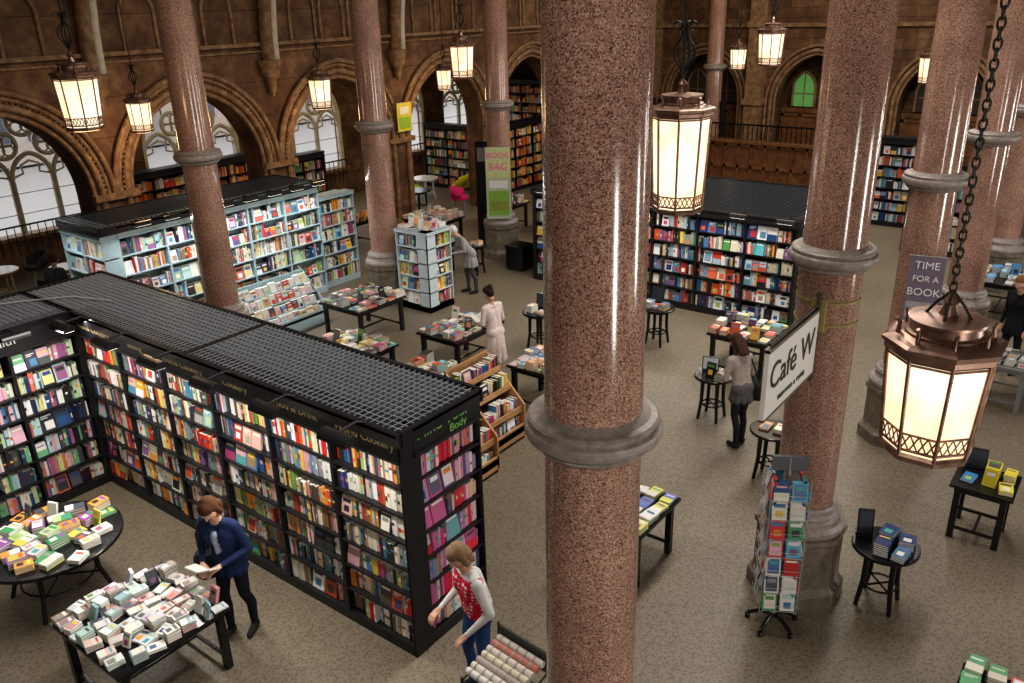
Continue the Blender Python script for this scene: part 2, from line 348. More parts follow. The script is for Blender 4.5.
for k,c in enumerate(BC):
    mb=MB(TR(c,30.75,0,0))
    mb.box(-1.35,1.35,0,.08,0,2.1,'woodpanel'); mb.box(-1.35,1.35,-.05,.08,2.1,2.25,'woodpanel')
    for x in (-1.3,-.65,0,.65,1.3): mb.box(x-.05,x+.05,-.04,.0,0,2.1,'woodpanel')
    for z in (.1,1.0,2.0): mb.box(-1.35,1.35,-.04,0,z-.05,z+.05,'woodpanel')
    for s in (-.6,.6):
        P=archpts(s,.4,2.9,.6,10,.02); P=[(s-.4,.02,2.3)]+P+[(s+.4,.02,2.3)]
        mb.add(P,[tuple(range(len(P)))],'greenglass' if (c==-9.8 and s<0) else 'paint',(.05,.04,.03)); mb.tube(P,.05,6,'moulding')
        mb.tube([(s,0,2.3),(s,0,3.45)],.02,5,'moulding'); mb.tube([(s-.4,0,2.75),(s+.4,0,2.75)],.02,5,'moulding')
    mb.build('door_%d'%(k+1))

# ------------------------------------------------------------ columns
def column(x,y,rs=1.0):
    mb=MB()
    n=48
    mb.lathe([(.5,0),(.5,.16),(.46,.2),(.44,.24),(.44,.74),(.47,.78),(.47,.84)],8,'pedestal',cx=x,cy=y,smooth=False,a0=math.pi/8)
    mb.lathe([(.42,.84),(.44,.88),(.44,.92),(.41,.96),(.37,.98),(.355,1.02),(.375,1.05),(.36,1.09),(.325,1.11),(.31,1.14)],n,'ringstone',cx=x,cy=y)
    mb.lathe([(.292*rs,1.1),(.288*rs,2.4),(.283*rs,3.72),(.278*rs,5.5),(.27*rs,9.2)],n,'granite',cx=x,cy=y,cap=False)
    z=3.75; f=.82
    mb.lathe([((r if r<.3 else r*(.4+.6*rs)),z+zz*f) for r,zz in [(.27,-.16),(.325,-.13),(.34,-.11),(.33,-.09),(.355,-.075),(.39,-.045),(.4,-.01),(.4,.02),(.395,.04),(.37,.055),(.375,.07),(.38,.09),(.365,.105),(.33,.115),(.27,.15)]],n,'ringstone',cx=x,cy=y)
    mb.lathe([(.27,9.1),(.36,9.2),(.33,9.3),(.45,9.7),(.55,9.9),(.55,10.1)],n,'ringstone',cx=x,cy=y)
    mb.box(x-.5,x+.5,y-.5,y+.5,10.05,10.65,'moulding')
    return mb.build('granite_column')
column(-2.248,3.64,.985)
for i in range(1,6): column(-2.2,3.68+PIT*i)
for i in (0,1,2,5): column(-12.85,8.1+PIT*i)

# ------------------------------------------------------------ lanterns
def lantern(x,y,z,w=.6,chain=False,g=.62):
    k=w/.6; mb=MB(Matrix.Translation((x,y,z-(g/2+.1)*k))@Matrix.Scale(k,4)); a0=math.pi/8
    t0=.03; t1=g; rb=.228; rt=.27
    rad=lambda zz: rb+.006+(rt-rb)*(zz-t0)/(t1-t0)
    mb.lathe([(.2,-.01),(.245,0),(.25,.03),(.24,.045)],8,'bronze',smooth=False,a0=a0)
    mb.lathe([(rb,t0),(rt,t1)],8,'lampglass',smooth=False,a0=a0,cap=False)
    mb.add([(.2*math.cos(a0+i*math.pi/4),.2*math.sin(a0+i*math.pi/4),.028) for i in range(8)],[tuple(range(8))],'lampglass')
    for i in range(8):
        a=a0+i*math.pi/4; b=a+math.pi/4
        P=lambda an,r,zz:Vector((r*math.cos(an),r*math.sin(an),zz))
        mb.tube([P(a,.24,.03),P(a,rt+.01,t1)],.011,6,'bronze')
        q=lambda t,zz:P(a,rad(zz),zz)*(1-t)+P(b,rad(zz),zz)*t
        mb.tube([q(0,.17),q(1,.17)],.007,5,'bronze'); mb.tube([q(0,.07),q(1,.07)],.009,5,'bronze'); mb.tube([q(0,t1-.03),q(1,t1-.03)],.008,5,'bronze')
        for t in (0,.25,.5,.75):
            mb.tube([q(t,.07),q(t+.25,.17)],.005,4,'bronze'); mb.tube([q(t+.25,.07),q(t,.17)],.005,4,'bronze')
    o=t1-.02
    mb.lathe([(.275,o),(.285,o+.015),(.3,o+.02),(.3,o+.05),(.315,o+.06),(.32,o+.085),(.295,o+.095),(.26,o+.1),(.22,o+.115)],8,'bronze',smooth=False,a0=a0)
    mb.lathe([(.2,o+.1),(.205,o+.13),(.185,o+.14),(.18,o+.18),(.2,o+.19),(.2,o+.205),(.13,o+.215),(.05,o+.225),(.03,o+.28),(.045,o+.3),(.03,o+.32),(.01,o+.35)],24,'bronze')
    for i in range(8):
        a=a0+i*math.pi/4; mb.tube([(.24*math.cos(a),.24*math.sin(a),o+.1),(.235*math.cos(a),.235*math.sin(a),o+.16),(.25*math.cos(a),.25*math.sin(a),o+.19)],.012,5,'bronze')
    top=(10.6-z+(g/2+.1)*k)/k; ch=o+.33
    if chain:
        zz=ch;i=0
        while zz<min(top,3.4):
            e=Vector((1,0,0)) if i%2 else Vector((0,1,0))
            mb.tube([e*(.017*math.cos(t))+Vector((0,0,zz+.032*math.sin(t))) for t in np.linspace(0,2*math.pi,10,endpoint=False)],.0065,5,'iron',(.05,.045,.04),closed=True)
            zz+=.047;i+=1
        for s in (-1,1): mb.tube([(s*.12,0,o+.2),(s*.07,0,o+.28),(0,0,o+.36)],.008,5,'iron',(.05,.045,.04)); mb.tube([(0,s*.12,o+.2),(0,s*.07,o+.28),(0,0,o+.36)],.008,5,'iron',(.05,.045,.04))
        mb.tube([(0,0,zz-.03),(0,0,top)],.01,6,'iron',(.05,.045,.04))
    else:
        mb.tube([(0,0,ch-.05),(0,0,top)],.013,6,'iron',(.04,.035,.03))
        for s in (0,1,2,3):
            e=Vector((math.cos(s*math.pi/2),math.sin(s*math.pi/2),0))
            pts=[e*(.02+.09*math.sin(math.pi*min(1,t*1.2))**2)+Vector((0,0,ch+.06+.45*t)) for t in np.linspace(0,1,14)]
            mb.tube(pts,.011,6,'iron',(.03,.03,.03))
            mb.tube([e*(.08+.04*math.cos(t))+Vector((0,0,ch+.48+.04*math.sin(t))) for t in np.linspace(0,4.5,10)],.008,5,'iron',(.03,.03,.03))
    return mb.build('hanging_lantern')
lantern(-.64,4.3,4.17,.54,True,.62); lantern(-3.44,7.0,4.70,.56,g=.93)
for p in ((-11.6,5.7,5.0,.58),(-15.6,8.75,4.25,.48),(-15.4,13.05,4.3,.56),(-15.3,17.15,4.25,.44),(-12.3,14.4,4.95,.58),(-7.3,19.1,5.0,.6),(-11.2,26.6,4.25,.54),(-5.4,25.9,4.1,.6)): lantern(*p,g=.7)

# ------------------------------------------------------------ lights
def area(name,loc,rot,sx,sy,e,col=(1,1,1)):
    l=D.lights.new(name,'AREA'); l.shape='RECTANGLE'; l.size=sx; l.size_y=sy; l.energy=e; l.color=col
    o=D.objects.new(name,l); o.location=loc; o.rotation_euler=[math.radians(a) for a in rot]; COL.objects.link(o); return o
area('skylight_lamp',(-4.2,15,10.5),(0,0,0),1.4,21,1500,(1,.96,.9))
area('skylight_lamp_south',(0,-3.5,9.5),(35,0,0),6,2,260,(1,.95,.88))
for c in RW: area('window_daylight',(XR-.05,c,2.6),(0,90,0),2.2,.9,165,(1,.97,.92))
w=D.worlds.new('world'); bpy.context.scene.world=w; w.use_nodes=True
w.node_tree.nodes['Background'].inputs[0].default_value=(.92,.95,1,1); w.node_tree.nodes['Background'].inputs[1].default_value=1.7

# ------------------------------------------------------------ near island bookcase (L shaped)
isl=empty('island_bookcase')
mb=MB()
x0,x1,y0,y1,HH=-11.95,-4.8,4.52,5.64,2.5
mb.box(x0,x1-.2,y0+.27,y1,0,HH-.13,'paint',BLK)
mb.box(x0,-10.6-.27,1.2,y0+.3,0,HH-.13,'paint',BLK)
shelf_face(mb,TR(-10.6,y0,0,0),x1-.01+10.6,HH,7,6,PWARM,face=.26,pals=[PWARM,PAL,PWARM,PWARM],thick=1.1)
shelf_face(mb,TR(-10.6,1.2,0,90),y0-1.2,HH,7,4,PCOOL,face=.3)
shelf_face(mb,TR(x1,y0+.17,0,90),y1-y0-.17,HH,7,1,PPINK,face=.6,dep=.2)
mb.box(x1-.02,x1+.005,y0,y0+.19,0,HH,'paint',BLK)
gridtop(mb,x0,x1,y0,y1,HH+.01); gridtop(mb,x0,-10.6,1.2,y0,HH+.01)
mb.box(-8.1,-8.04,y0,y1,HH-.03,HH+.025,'gloss',(.03,.03,.03)); 
mb.tube([(-11.9,3.6,HH+.03),(-11.5,4.3,HH+.03),(-11.1,4.8,HH+.03),(-10.5,5.0,HH+.03)],.01,6,'paint',(.7,.7,.7))
def caselamp(mb,T,k=1.0):
    old=mb.T; mb.T=T@Matrix.Scale(k,4)
    mb.tube([(0,.05,.02),(0,-.1,.1),(0,-.28,.09)],.012,6,'paint',BLK)
    P=[]; 
    for i in range(9):
        t=math.pi*i/8; P.append((math.cos(t)*.075,math.sin(t)*.07))
    vs=[(x,-.3+a,.03+b) for x in (-.16,.16) for a,b in P]
    mb.add(vs,[(i,i+1,10+i,9+i) for i in range(8)]+[tuple(range(9)),tuple(range(9,18))],'gloss',(.04,.04,.043))
    mb.box(-.14,.14,-.345,-.255,.02,.035,'lampstrip'); mb.T=old
for i in range(6):
    caselamp(mb,TR(-10.1+i*.98,y0,HH-.05,0),1.15)
for i in range(3): caselamp(mb,TR(-10.6,1.8+i*.95,HH-.05,90))
mb.build('case_and_books',isl)
for i,t in enumerate(['World Cookery','Baking','World Cookery','Cookery','Food & Drink','World Cookery']):
    text('fascia_text',t,.12,(-10.1+i*.97,y0-.013,2.36),(90,0,0),'ink_gold',isl)
text('fascia_text','Health',.15,(-10.585,3.6,2.36),(90,0,90),'ink_white',isl)
text('fascia_text','Mind Your',.17,(x1+.015,5.1,2.4),(90,0,90),'ink_green',isl); text('fascia_text','Body',.12,(x1+.015,5.3,2.28),(90,0,90),'ink_green',isl)
area('case_light_long',(-7.3,y0-.4,2.46),(-25,0,0),5.4,.08,80,(1,.95,.87))
area('case_light_left',(-10.2,2.9,2.46),(0,-25,0),.08,3.2,24,(1,.95,.88))

LB=(.42,.56,.6)
wc=empty('white_bookcase'); mb=MB()
mb.box(-15.9,-14.45-.27,7.25,11.85,0,2.4,'paint',LB)
mb.box(-15.9,-14.45,7.2,7.25,0,2.5,'paint',LB)
shelf_face(mb,TR(-14.45,7.25,0,90),4.6,2.5,6,5,PPALE,col=LB,face=.45,pals=[PPALE,PAL,PCOOL],fascia=.2)
shelf_face(mb,TR(-15.9,7.2-.27,0,0),1.45,2.5,6,2,PPALE,col=LB,face=.45,fascia=.2)
gridtop(mb,-15.9,-14.45,6.93,11.85,2.51,.1,col=(.08,.09,.1),w=.012)
mb.box(-15.2,-14.85,11.9,13.0,0,2.05,'paint',LB); shelf_face(mb,TR(-14.6,11.9,0,90),1.1,2.1,6,1,PAL,col=LB,face=.5,fascia=.06)
for i in range(8): caselamp(mb,TR(-14.45,7.6+i*.58,2.47,90))
mb.build('case_and_books',wc)
area('case_light_white',(-14.0,9.5,2.5),(0,-25,0),.08,4.8,75,(.95,.98,1))
area('case_light_white_end',(-15.2,6.55,2.5),(-25,0,0),1.4,.08,16,(.95,.98,1))

mb=MB(); dk=empty('dark_block_bookcase')
mb.box(-11,-4.95-.2,15.1+.27,18.2,0,2.0,'paint',BLK); mb.box(-11,-10.95,15.1,18.2,0,2.1,'paint',BLK)
shelf_face(mb,TR(-10.95,15.1,0,0),5.98,2.12,6,6,PDARK,face=.45,fascia=.12,pals=[PDARK,PAL,PDARK])
shelf_face(mb,TR(-4.95,15.28,0,90),2.92,2.12,6,3,PDARK,face=.4,fascia=.12,dep=.2)
mb.box(-4.97,-4.94,15.1,15.3,0,2.12,'paint',BLK)
gridtop(mb,-11,-4.95,15.1,18.2,2.13,.11,col=(.08,.09,.1),w=.012)
for i in range(7): caselamp(mb,TR(-10.5+i*.9,15.1,2.12,0))
mb.build('case_and_books',dk)
area('case_light_dark',(-7.9,14.65,2.2),(-25,0,0),6,.08,60,(1,.95,.88))

def simplecase(name,x,y,yaw,W,H,ns,nb,pal,face=.25,col=BLK,depth=.4,fascia=.15):
    mb=MB(); T=TR(x,y,0,yaw); mb.T=T; mb.box(0,W,.27,depth,0,H,'paint',col); mb.box(-.02,0,0,depth,0,H,'paint',col); mb.box(W,W+.02,0,depth,0,H,'paint',col)
    shelf_face(mb,T,W,H,ns,nb,pal,face=face,col=col,fascia=fascia,detail=False)
    return mb.build(name)
PORG=[(.75,.22,.03),(.6,.05,.03),(.75,.5,.08),(.7,.65,.5),(.3,.1,.06),(.15,.2,.3),(.75,.35,.06)]
simplecase('dark_bookcase',-20.1,10.2,90,4.4,2.3,6,4,PORG,face=.3)
simplecase('dark_bookcase',-20.1,15.3,90,1.6,2.0,5,2,PAL)
simplecase('dark_bookcase',-20.6,21.9,0,3.0,2.2,6,3,PAL,.4)
simplecase('dark_bookcase',-17.25,21.8,90,3.0,2.3,6,3,PORG,.3)
simplecase('dark_bookcase',-16.0,23.6,0,3.4,2.4,6,3,PAL,.4)
simplecase('dark_bookcase',-21.6,27.5,0,4.3,3.2,8,4,PORG,.3)
simplecase('dark_bookcase',-15.5,28.5,0,3.0,2.6,7,3,PDARK,.3)
simplecase('dark_bookcase',-7.3,24.2,0,2.3,2.4,7,2,PDARK,.4)
simplecase('dark_bookcase',-4.6,21.9,0,1.6,2.2,6,2,PDARK,.4)
simplecase('dark_bookcase',-4.2,29.2,0,7.5,2.6,7,6,PDARK,.3)
simplecase('dark_bookcase',-1.5,21.6,0,3.0,2.2,6,3,PAL,.4)
area('aisle_fill',(-19,16,5.5),(0,0,0),1.2,10,120,(1,.8,.55))  # added fill to brighten the aisle; no fixture hangs here
area('back_light',(-10,24,9),(0,0,0),8,3,240,(1,.83,.6))
for (x,y,z) in ((-11.6,5.7,5.0),(-15.6,8.75,4.25),(-15.4,13.05,4.3),(-15.3,17.15,4.25)):
    l=D.lights.new('lantern_glow','POINT'); l.energy=36; l.color=(1,.65,.35); l.shadow_soft_size=.3; o=D.objects.new('lantern_glow',l); o.location=(x,y,z-.55); COL.objects.link(o)
mb=MB(); mb.box(-12.3,-7.8,26.6,26.9,0,1.55,'woodpanel'); mb.box(-12.4,-7.7,26.5,27.0,1.55,1.63,'woodpanel')
for x in np.arange(-12.3,-7.7,.45): mb.box(x-.04,x+.04,26.55,26.6,0,1.55,'woodpanel')
for z in (.08,.8,1.5): mb.box(-12.3,-7.8,26.55,26.6,z-.05,z+.05,'woodpanel')
mb.box(-12.3,-12.0,24.0,26.6,0,1.55,'woodpanel'); mb.box(-12.35,-11.95,23.95,26.6,1.55,1.62,'woodpanel')
for x in np.arange(-12.35,-7.7,.16): mb.box(x-.012,x+.012,26.74,26.76,1.63,2.1,'iron',BLK)
mb.box(-12.4,-7.7,26.72,26.78,2.1,2.15,'iron',BLK)
mb.build('wooden_panel_counter')
mb=MB()
mb.box(-10.8,-8.3,22.2,23.0,0,.85,'woodpanel'); mb.box(-10.9,-8.2,22.1,23.1,.85,.9,'woodpanel')
for x in (-10.3,-9.5,-8.8): mb.box(x-.18,x+.18,22.5,22.55,.98,1.25,'gloss',(.02,.02,.02)); mb.box(x-.05,x+.05,22.5,22.6,.9,1.0,'gloss',(.02,.02,.02))
mb.build('till_desk')

# ------------------------------------------------------------ tables
def table(name,x,y,sx,sy,h=.72,rnd=False,yaw=0,col=BLK,shelf=False):
    mb=MB(TR(x,y,0,yaw))
    if rnd:
        r=sx/2; mb.lathe([(r-.02,h-.035),(r,h-.03),(r,h),(r-.01,h+.005)],36,'gloss',col)
        mb.lathe([(r*.62,h-.09),(r*.62,h-.035)],24,'gloss',col)
        for i in range(4):
            a=math.pi/4+i*math.pi/2; c,s=math.cos(a),math.sin(a)
            mb.tube([(c*r*.55,s*r*.55,h-.04),(c*r*.58,s*r*.58,.3),(c*r*.72,s*r*.72,.0)],[.034,.028,.024],8,'gloss',col)
        mb.tube([(math.cos(t)*r*.5,math.sin(t)*r*.5,.24) for t in np.linspace(0,2*math.pi,20,endpoint=False)],.012,6,'gloss',col,closed=True)
        for a in (math.pi/4,3*math.pi/4): mb.tube([(math.cos(a)*r*.58,math.sin(a)*r*.58,.24),(-math.cos(a)*r*.58,-math.sin(a)*r*.58,.24)],.012,6,'gloss',col)
    else:
        a,b=sx/2,sy/2
        mb.box(-a,a,-b,b,h-.03,h,'gloss',col); mb.box(-a+.05,a-.05,-b+.05,b-.05,h-.1,h-.03,'gloss',col)
        for s in (-1,1):
            for t in (-1,1):
                X,Y=s*(a-.09),t*(b-.09)
                mb.box(X-.035,X+.035,Y-.035,Y+.035,0,h-.05,'gloss',col)
        for t in (-1,1): mb.box(-a+.09,a-.09,t*(b-.09)-.015,t*(b-.09)+.015,.12,.15,'gloss',col)
        mb.box(-.015,.015,-b+.09,b-.09,.12,.15,'gloss',col)
    return mb.build(name)
def heap(x,y,sx,sy,h,pal,rnd=False,yaw=0,maxn=5,stand=.1,dens=.97,small=1.0,name='book_display',jx=9):
    mb=MB(TR(x,y,0,yaw)); cw,ch=.152*small,.215*small
    nx=max(1,int(sx/cw)); ny=max(1,int(sy/ch))
    for i in range(nx):
        for j in range(ny):
            cx=-sx/2+(i+.5)*sx/nx; cy=-sy/2+(j+.5)*sy/ny
            if rnd and math.hypot(cx,cy)>sx/2-.07: continue
            if R.random()>dens: continue
            a=math.radians(R.uniform(-jx,jx)+(90 if R.random()<.06 else 0)); w=R.uniform(.12,.155)*small; l=R.uniform(.175,.225)*small
            u=Vector((math.cos(a),math.sin(a),0)); v=Vector((-math.sin(a),math.cos(a),0)); z=h+.002
            c=jit(R.choice(pal)); n=R.randint(1,maxn); t=R.uniform(.015,.035)
            if R.random()<stand:
                o=Vector((cx,cy,z))-u*w/2; up=v*.05+Vector((0,0,l))
                mb.obox(o,u*w,v*t,up,'cover',c); coverart(mb,o,u*w,up,-v,pal); continue
            for k in range(n):
                da=R.uniform(-.06,.06); uu=(u+v*da).normalized(); vv=Vector((-uu.y,uu.x,0))
                o=Vector((cx,cy,z))-uu*w/2-vv*l/2
                if R.random()<.25: c=jit(R.choice(pal))
                mb.obox(o+uu*.003+vv*.003+Vector((0,0,t*.1)),uu*(w-.008),vv*(l-.006),Vector((0,0,t*.8)),'cover',(.75,.72,.64))
                mb.obox(o,uu*w,vv*l,Vector((0,0,t*.12)),'cover',c); mb.obox(o+Vector((0,0,t*.88)),uu*w,vv*l,Vector((0,0,t*.12)),'cover',c); mb.obox(o,uu*.004,vv*l,Vector((0,0,t)),'cover',c)
                z+=t+.0005
            coverart(mb,Vector((cx,cy,z))-u*w/2-v*l/2,u*w,v*l,Vector((0,0,1)),pal)
    return mb.build(name)
def signboard(x,y,z,w,h,yaw,col=(.03,.03,.035),face=(.05,.06,.08),name='display_sign'):
    mb=MB(TR(x,y,z,yaw)); t=.2
    u=Vector((w,0,0)); up=Vector((0,math.sin(t)*h,math.cos(t)*h))
    o=Vector((-w/2,0,.015)); mb.obox(o,u,(0,.02,0),up,'gloss',col); mb.quad(o+Vector((.015,-.002,.015)),o+u+Vector((-.015,-.002,.015)),o+u+up*.95+Vector((-.015,-.002,0)),o+up*.95+Vector((.015,-.002,0)),'cover',face)
    mb.box(-w/2,w/2,-.03,.12,0,.015,'gloss',col); mb.obox((-.02,.03,.01),(.04,0,0),(0,.01,0),(0,.06,h*.6),'gloss',col)
    return mb.build(name)
table('round_display_table',-8.75,2.95,1.5,1.5,rnd=True); heap(-8.75,2.95,1.45,1.45,.725,[(.06,.33,.12),(.75,.75,.7),(.8,.78,.72),(.7,.6,.1),(.45,.65,.3),(.8,.8,.78),(.3,.1,.38),(.75,.35,.05),(.1,.1,.12)],rnd=True,small=.95,maxn=4,jx=30,stand=.15)
table('display_table',-6.75,2.86,1.2,1.15); heap(-6.75,2.86,1.2,1.14,.725,PGIFT,small=.72,maxn=4,jx=18,stand=.15)
table('display_table',-9.15,10.35,.95,1.3); heap(-9.17,10.35,.88,1.26,.725,PPALE,maxn=4)
table('display_table',-11.75,10.45,1.15,1.25); heap(-11.75,10.45,1.14,1.24,.725,PAL,maxn=5)
table('display_table',-4.92,12.95,1.05,1.05); heap(-4.92,12.95,1.04,1.04,.725,[(.7,.7,.65),(.6,.12,.06),(.12,.33,.38),(.75,.45,.12),(.1,.1,.15),(.55,.6,.2),(.75,.7,.6)],maxn=5)
table('round_side_table',-4.62,10.92,.6,.6,rnd=True); heap(-4.55,10.8,.35,.25,.725,PAL); signboard(-4.72,11.0,.73,.25,.2,20,face=(.5,.55,.55))
table('round_side_table',-6.74,13.14,.62,.62,rnd=True); heap(-6.74,13.08,.46,.3,.725,PDARK); signboard(-6.85,13.3,.73,.25,.3,10)
table('round_side_table',-8.45,11.75,.62,.62,rnd=True); heap(-8.45,11.68,.42,.3,.725,PPALE); signboard(-8.5,11.92,.73,.25,.25,10)
table('display_table',-6.95,9.9,1.0,.9); heap(-6.95,9.9,.98,.88,.725,PPALE,maxn=4)
table('display_table',-3.95,7.1,.92,.95); heap(-3.95,7.1,.9,.93,.725,[(.8,.8,.75),(.75,.75,.2),(.1,.28,.1),(.8,.8,.76),(.2,.25,.6),(.8,.78,.7)],maxn=3)
table('round_side_table',-1.38,7.98,.66,.66,rnd=True); heap(-1.29,7.95,.36,.46,.725,[(.02,.06,.16),(.03,.08,.2),(.02,.05,.13),(.1,.2,.35)],maxn=8); signboard(-1.6,8.0,.73,.16,.28,25)
table('display_table',-.78,9.92,.65,.65); heap(-.65,9.92,.35,.6,.725,[(.75,.65,.05),(.7,.6,.05),(.1,.1,.1)],maxn=5); heap(-.95,9.85,.25,.4,.725,[(.05,.25,.5),(.1,.35,.6)],maxn=3)
signboard(-.95,10.15,.73,.25,.22,10)
table('display_table',.1,6.2,1.0,.9); heap(.1,6.2,.98,.88,.725,[(.7,.4,.5),(.15,.4,.2),(.8,.8,.76),(.6,.1,.1),(.75,.7,.6)],maxn=4)
table('round_side_table',-3.25,9.75,.6,.6,rnd=True); heap(-3.25,9.75,.4,.4,.725,PPALE)
table('display_table',-8.0,8.5,1.3,.9); heap(-8.0,8.5,1.28,.88,.725,PAL,maxn=6)
table('display_table',-10.1,8.7,1.2,.9); heap(-10.1,8.7,1.18,.88,.725,PAL,maxn=4)
table('display_table',-15.1,16.2,1.3,1.1); heap(-15.1,16.2,1.28,1.08,.725,PPALE,maxn=6,stand=.3)
table('display_table',-16.9,14.7,1.0,1.2); heap(-16.9,14.7,.98,1.18,.725,PORG,maxn=6,stand=.3)
table('display_table',-13.4,14.2,.9,.9); heap(-13.4,14.2,.88,.88,.725,PAL,maxn=6,stand=.3)
table('display_table',-14.6,18.6,1.2,1.0); heap(-14.6,18.6,1.18,.98,.725,PAL,maxn=6,stand=.3)
table('display_table',-12.9,18.9,1.0,1.0); heap(-12.9,18.9,.98,.98,.725,PPALE,maxn=6,stand=.3)
table('round_side_table',-12.4,14.7,.55,.55,rnd=True); heap(-12.4,14.7,.4,.4,.725,PPALE)
table('display_table',-1.9,18.4,1.2,1.2); heap(-1.9,18.4,1.18,1.18,.725,[(.75,.78,.8),(.1,.35,.5),(.75,.5,.2),(.1,.3,.6)],maxn=5)
table('display_table',-1.35,14.0,1.1,.9,col=(.2,.2,.2)); heap(-1.35,14.0,1.0,.8,.725,[(.35,.35,.35),(.1,.1,.1),(.5,.5,.48)],maxn=3)
table('cafe_table',-20.2,7.3,.8,.8,rnd=True,col=(.4,.3,.2)); table('cafe_table',-19.2,8.3,.75,.75,rnd=True,col=(.4,.3,.2)); table('cafe_table',-19.3,6.2,.8,.8,rnd=True,col=(.4,.3,.2))
table('cafe_table',-19.1,20.2,.9,.9,rnd=True,col=(.75,.75,.73)); table('cafe_table',-17.9,18.6,.8,.8,rnd=True)
def tubchair(x,y,yaw,col):
    mb=MB(TR(x,y,0,yaw))
    mb.lathe([(.2,.36),(.27,.38),(.28,.44),(.25,.47)],20,'cloth',col)
    vs=[];n=14
    for i in range(n+1):
        a=math.radians(-20+220*i/n); hh=.62+.16*math.sin(math.pi*i/n)
        for r,z in ((.26,.38),(.31,hh),(.27,hh),(.23,.42)): vs.append((r*math.cos(a),r*math.sin(a),z))
    fs=[]
    for i in range(n):
        for k in range(4): l=(k+1)%4; fs.append((i*4+k,i*4+l,i*4+4+l,i*4+4+k))
    fs+=[(0,1,2,3),(n*4,n*4+1,n*4+2,n*4+3)]
    mb.add(vs,fs,'cloth',col,True)
    for s in (-1,1):
        for t in (-1,1): mb.tube([(s*.14,t*.14,.38),(s*.22,t*.22,0)],.014,6,'iron',(.4,.4,.4))
    return mb.build('tub_chair')
tubchair(-18.75,19.2,200,(.45,.65,.03)); tubchair(-17.0,19.5,120,(.6,.03,.16)); tubchair(-18.2,20.9,-60,(.7,.65,.03)); tubchair(-20.9,8.4,0,(.05,.04,.04)); tubchair(-20.3,6.2,180,(.05,.04,.04)); tubchair(-18.45,7.65,200,(.05,.04,.04)); tubchair(-18.6,5.6,20,(.05,.04,.04))

def steprack(name,x,y,yaw,W,D_,H,col,pal,nt=4,face=.7):
    mb=MB(TR(x,y,0,yaw))
    for s in (0,W-.02):
        mb.add([(s,0,0),(s+.02,0,0),(s+.02,D_,0),(s,D_,0),(s,0,.35),(s+.02,0,.35),(s+.02,D_,H),(s,D_,H)],[(0,3,2,1),(4,5,6,7),(0,1,5,4),(1,2,6,5),(2,3,7,6),(3,0,4,7)],'paint',col)
    mb.box(0,W,D_-.02,D_,0,H,'paint',col); mb.box(0,W,0,.02,0,.3,'paint',col)
    for i in range(nt):
        z=.2+(H-.35)*i/(nt-1)*.85; yy=(D_-.14)*i/nt
        mb.box(0,W,yy,D_-.02,z,z+.015,'paint',col); mb.box(0,W,yy,yy+.012,z,z+.05,'paint',col)
        xx=.03
        while xx<W-.17:
            w_=R.uniform(.12,.16); facebook(mb,xx,w_,yy+.015,z+.015,R.uniform(.17,.22),R.uniform(.03,.08),jit(R.choice(pal)),pal,tilt=.3); xx+=w_+.015
    return mb.build(name)
steprack('magazine_rack',-12.95,8.75,90,1.8,.7,1.0,LB,PPALE)
mb=MB(); X0,X1,Y0,Y1=-12.3,-11.42,12.0,12.75
mb.box(X0,X1,Y0,Y1,0,.12,'paint',(.6,.7,.73)); mb.box(X0+.2,X1-.27,Y0+.27,Y1,0,1.72,'paint',(.6,.7,.73))
shelf_face(mb,TR(X0,Y0,0,0),X1-X0,1.72,5,1,PPALE,col=(.6,.7,.73),face=.8,fascia=.04,pals=[PPALE,PCOOL,PAL]); shelf_face(mb,TR(X1,Y0,0,90),Y1-Y0,1.72,5,1,PAL,col=(.6,.7,.73),face=.8,fascia=.04)
mb.build('white_display_stand'); heap(-11.9,12.4,.8,.7,1.73,PPALE,stand=.5,maxn=3)
def woodbin(x,y,yaw):
    mb=MB(TR(x,y,0,yaw)); c='lightwood'; W,D_=.95,.7
    for s in (0,W-.03): mb.add([(s,0,0),(s+.03,0,0),(s+.03,D_,0),(s,D_,0),(s,0,.55),(s+.03,0,.55),(s+.03,D_,1.25),(s,D_,1.25)],[(0,3,2,1),(4,5,6,7),(0,1,5,4),(1,2,6,5),(2,3,7,6),(3,0,4,7)],c)
    mb.box(0,W,D_-.03,D_,0,1.25,c); mb.box(0,W,0,.03,.05,.25,c)
    for i,(z,yy) in enumerate(((.12,0),(.42,.05),(.72,.25),(.98,.42))):
        mb.box(.03,W-.03,yy,D_-.03,z,z+.02,c); mb.box(.03,W-.03,yy,yy+.02,z,z+.1,c)
        old=mb.T; mb.T=old@Matrix.Translation((0,yy,0)); fillshelf(mb,.04,W-.04,z+.02,.26,PAL,.5,dep=.13,detail=False); mb.T=old
    return mb.build('wooden_book_bin')
woodbin(-6.32,6.85,90); woodbin(-6.6,7.85,90); woodbin(-7.5,6.6,90)
mb=MB(TR(-11.75,15.6,0,0)); mb.box(-.25,.25,-.25,.25,.05,.55,'gloss',BLK); mb.box(-.27,.27,-.27,.27,.55,.6,'gloss',BLK)
for s in (-.2,.2):
    for t in (-.2,.2): mb.box(s-.02,s+.02,t-.02,t+.02,0,.06,'gloss',BLK)
mb.build('storage_box')
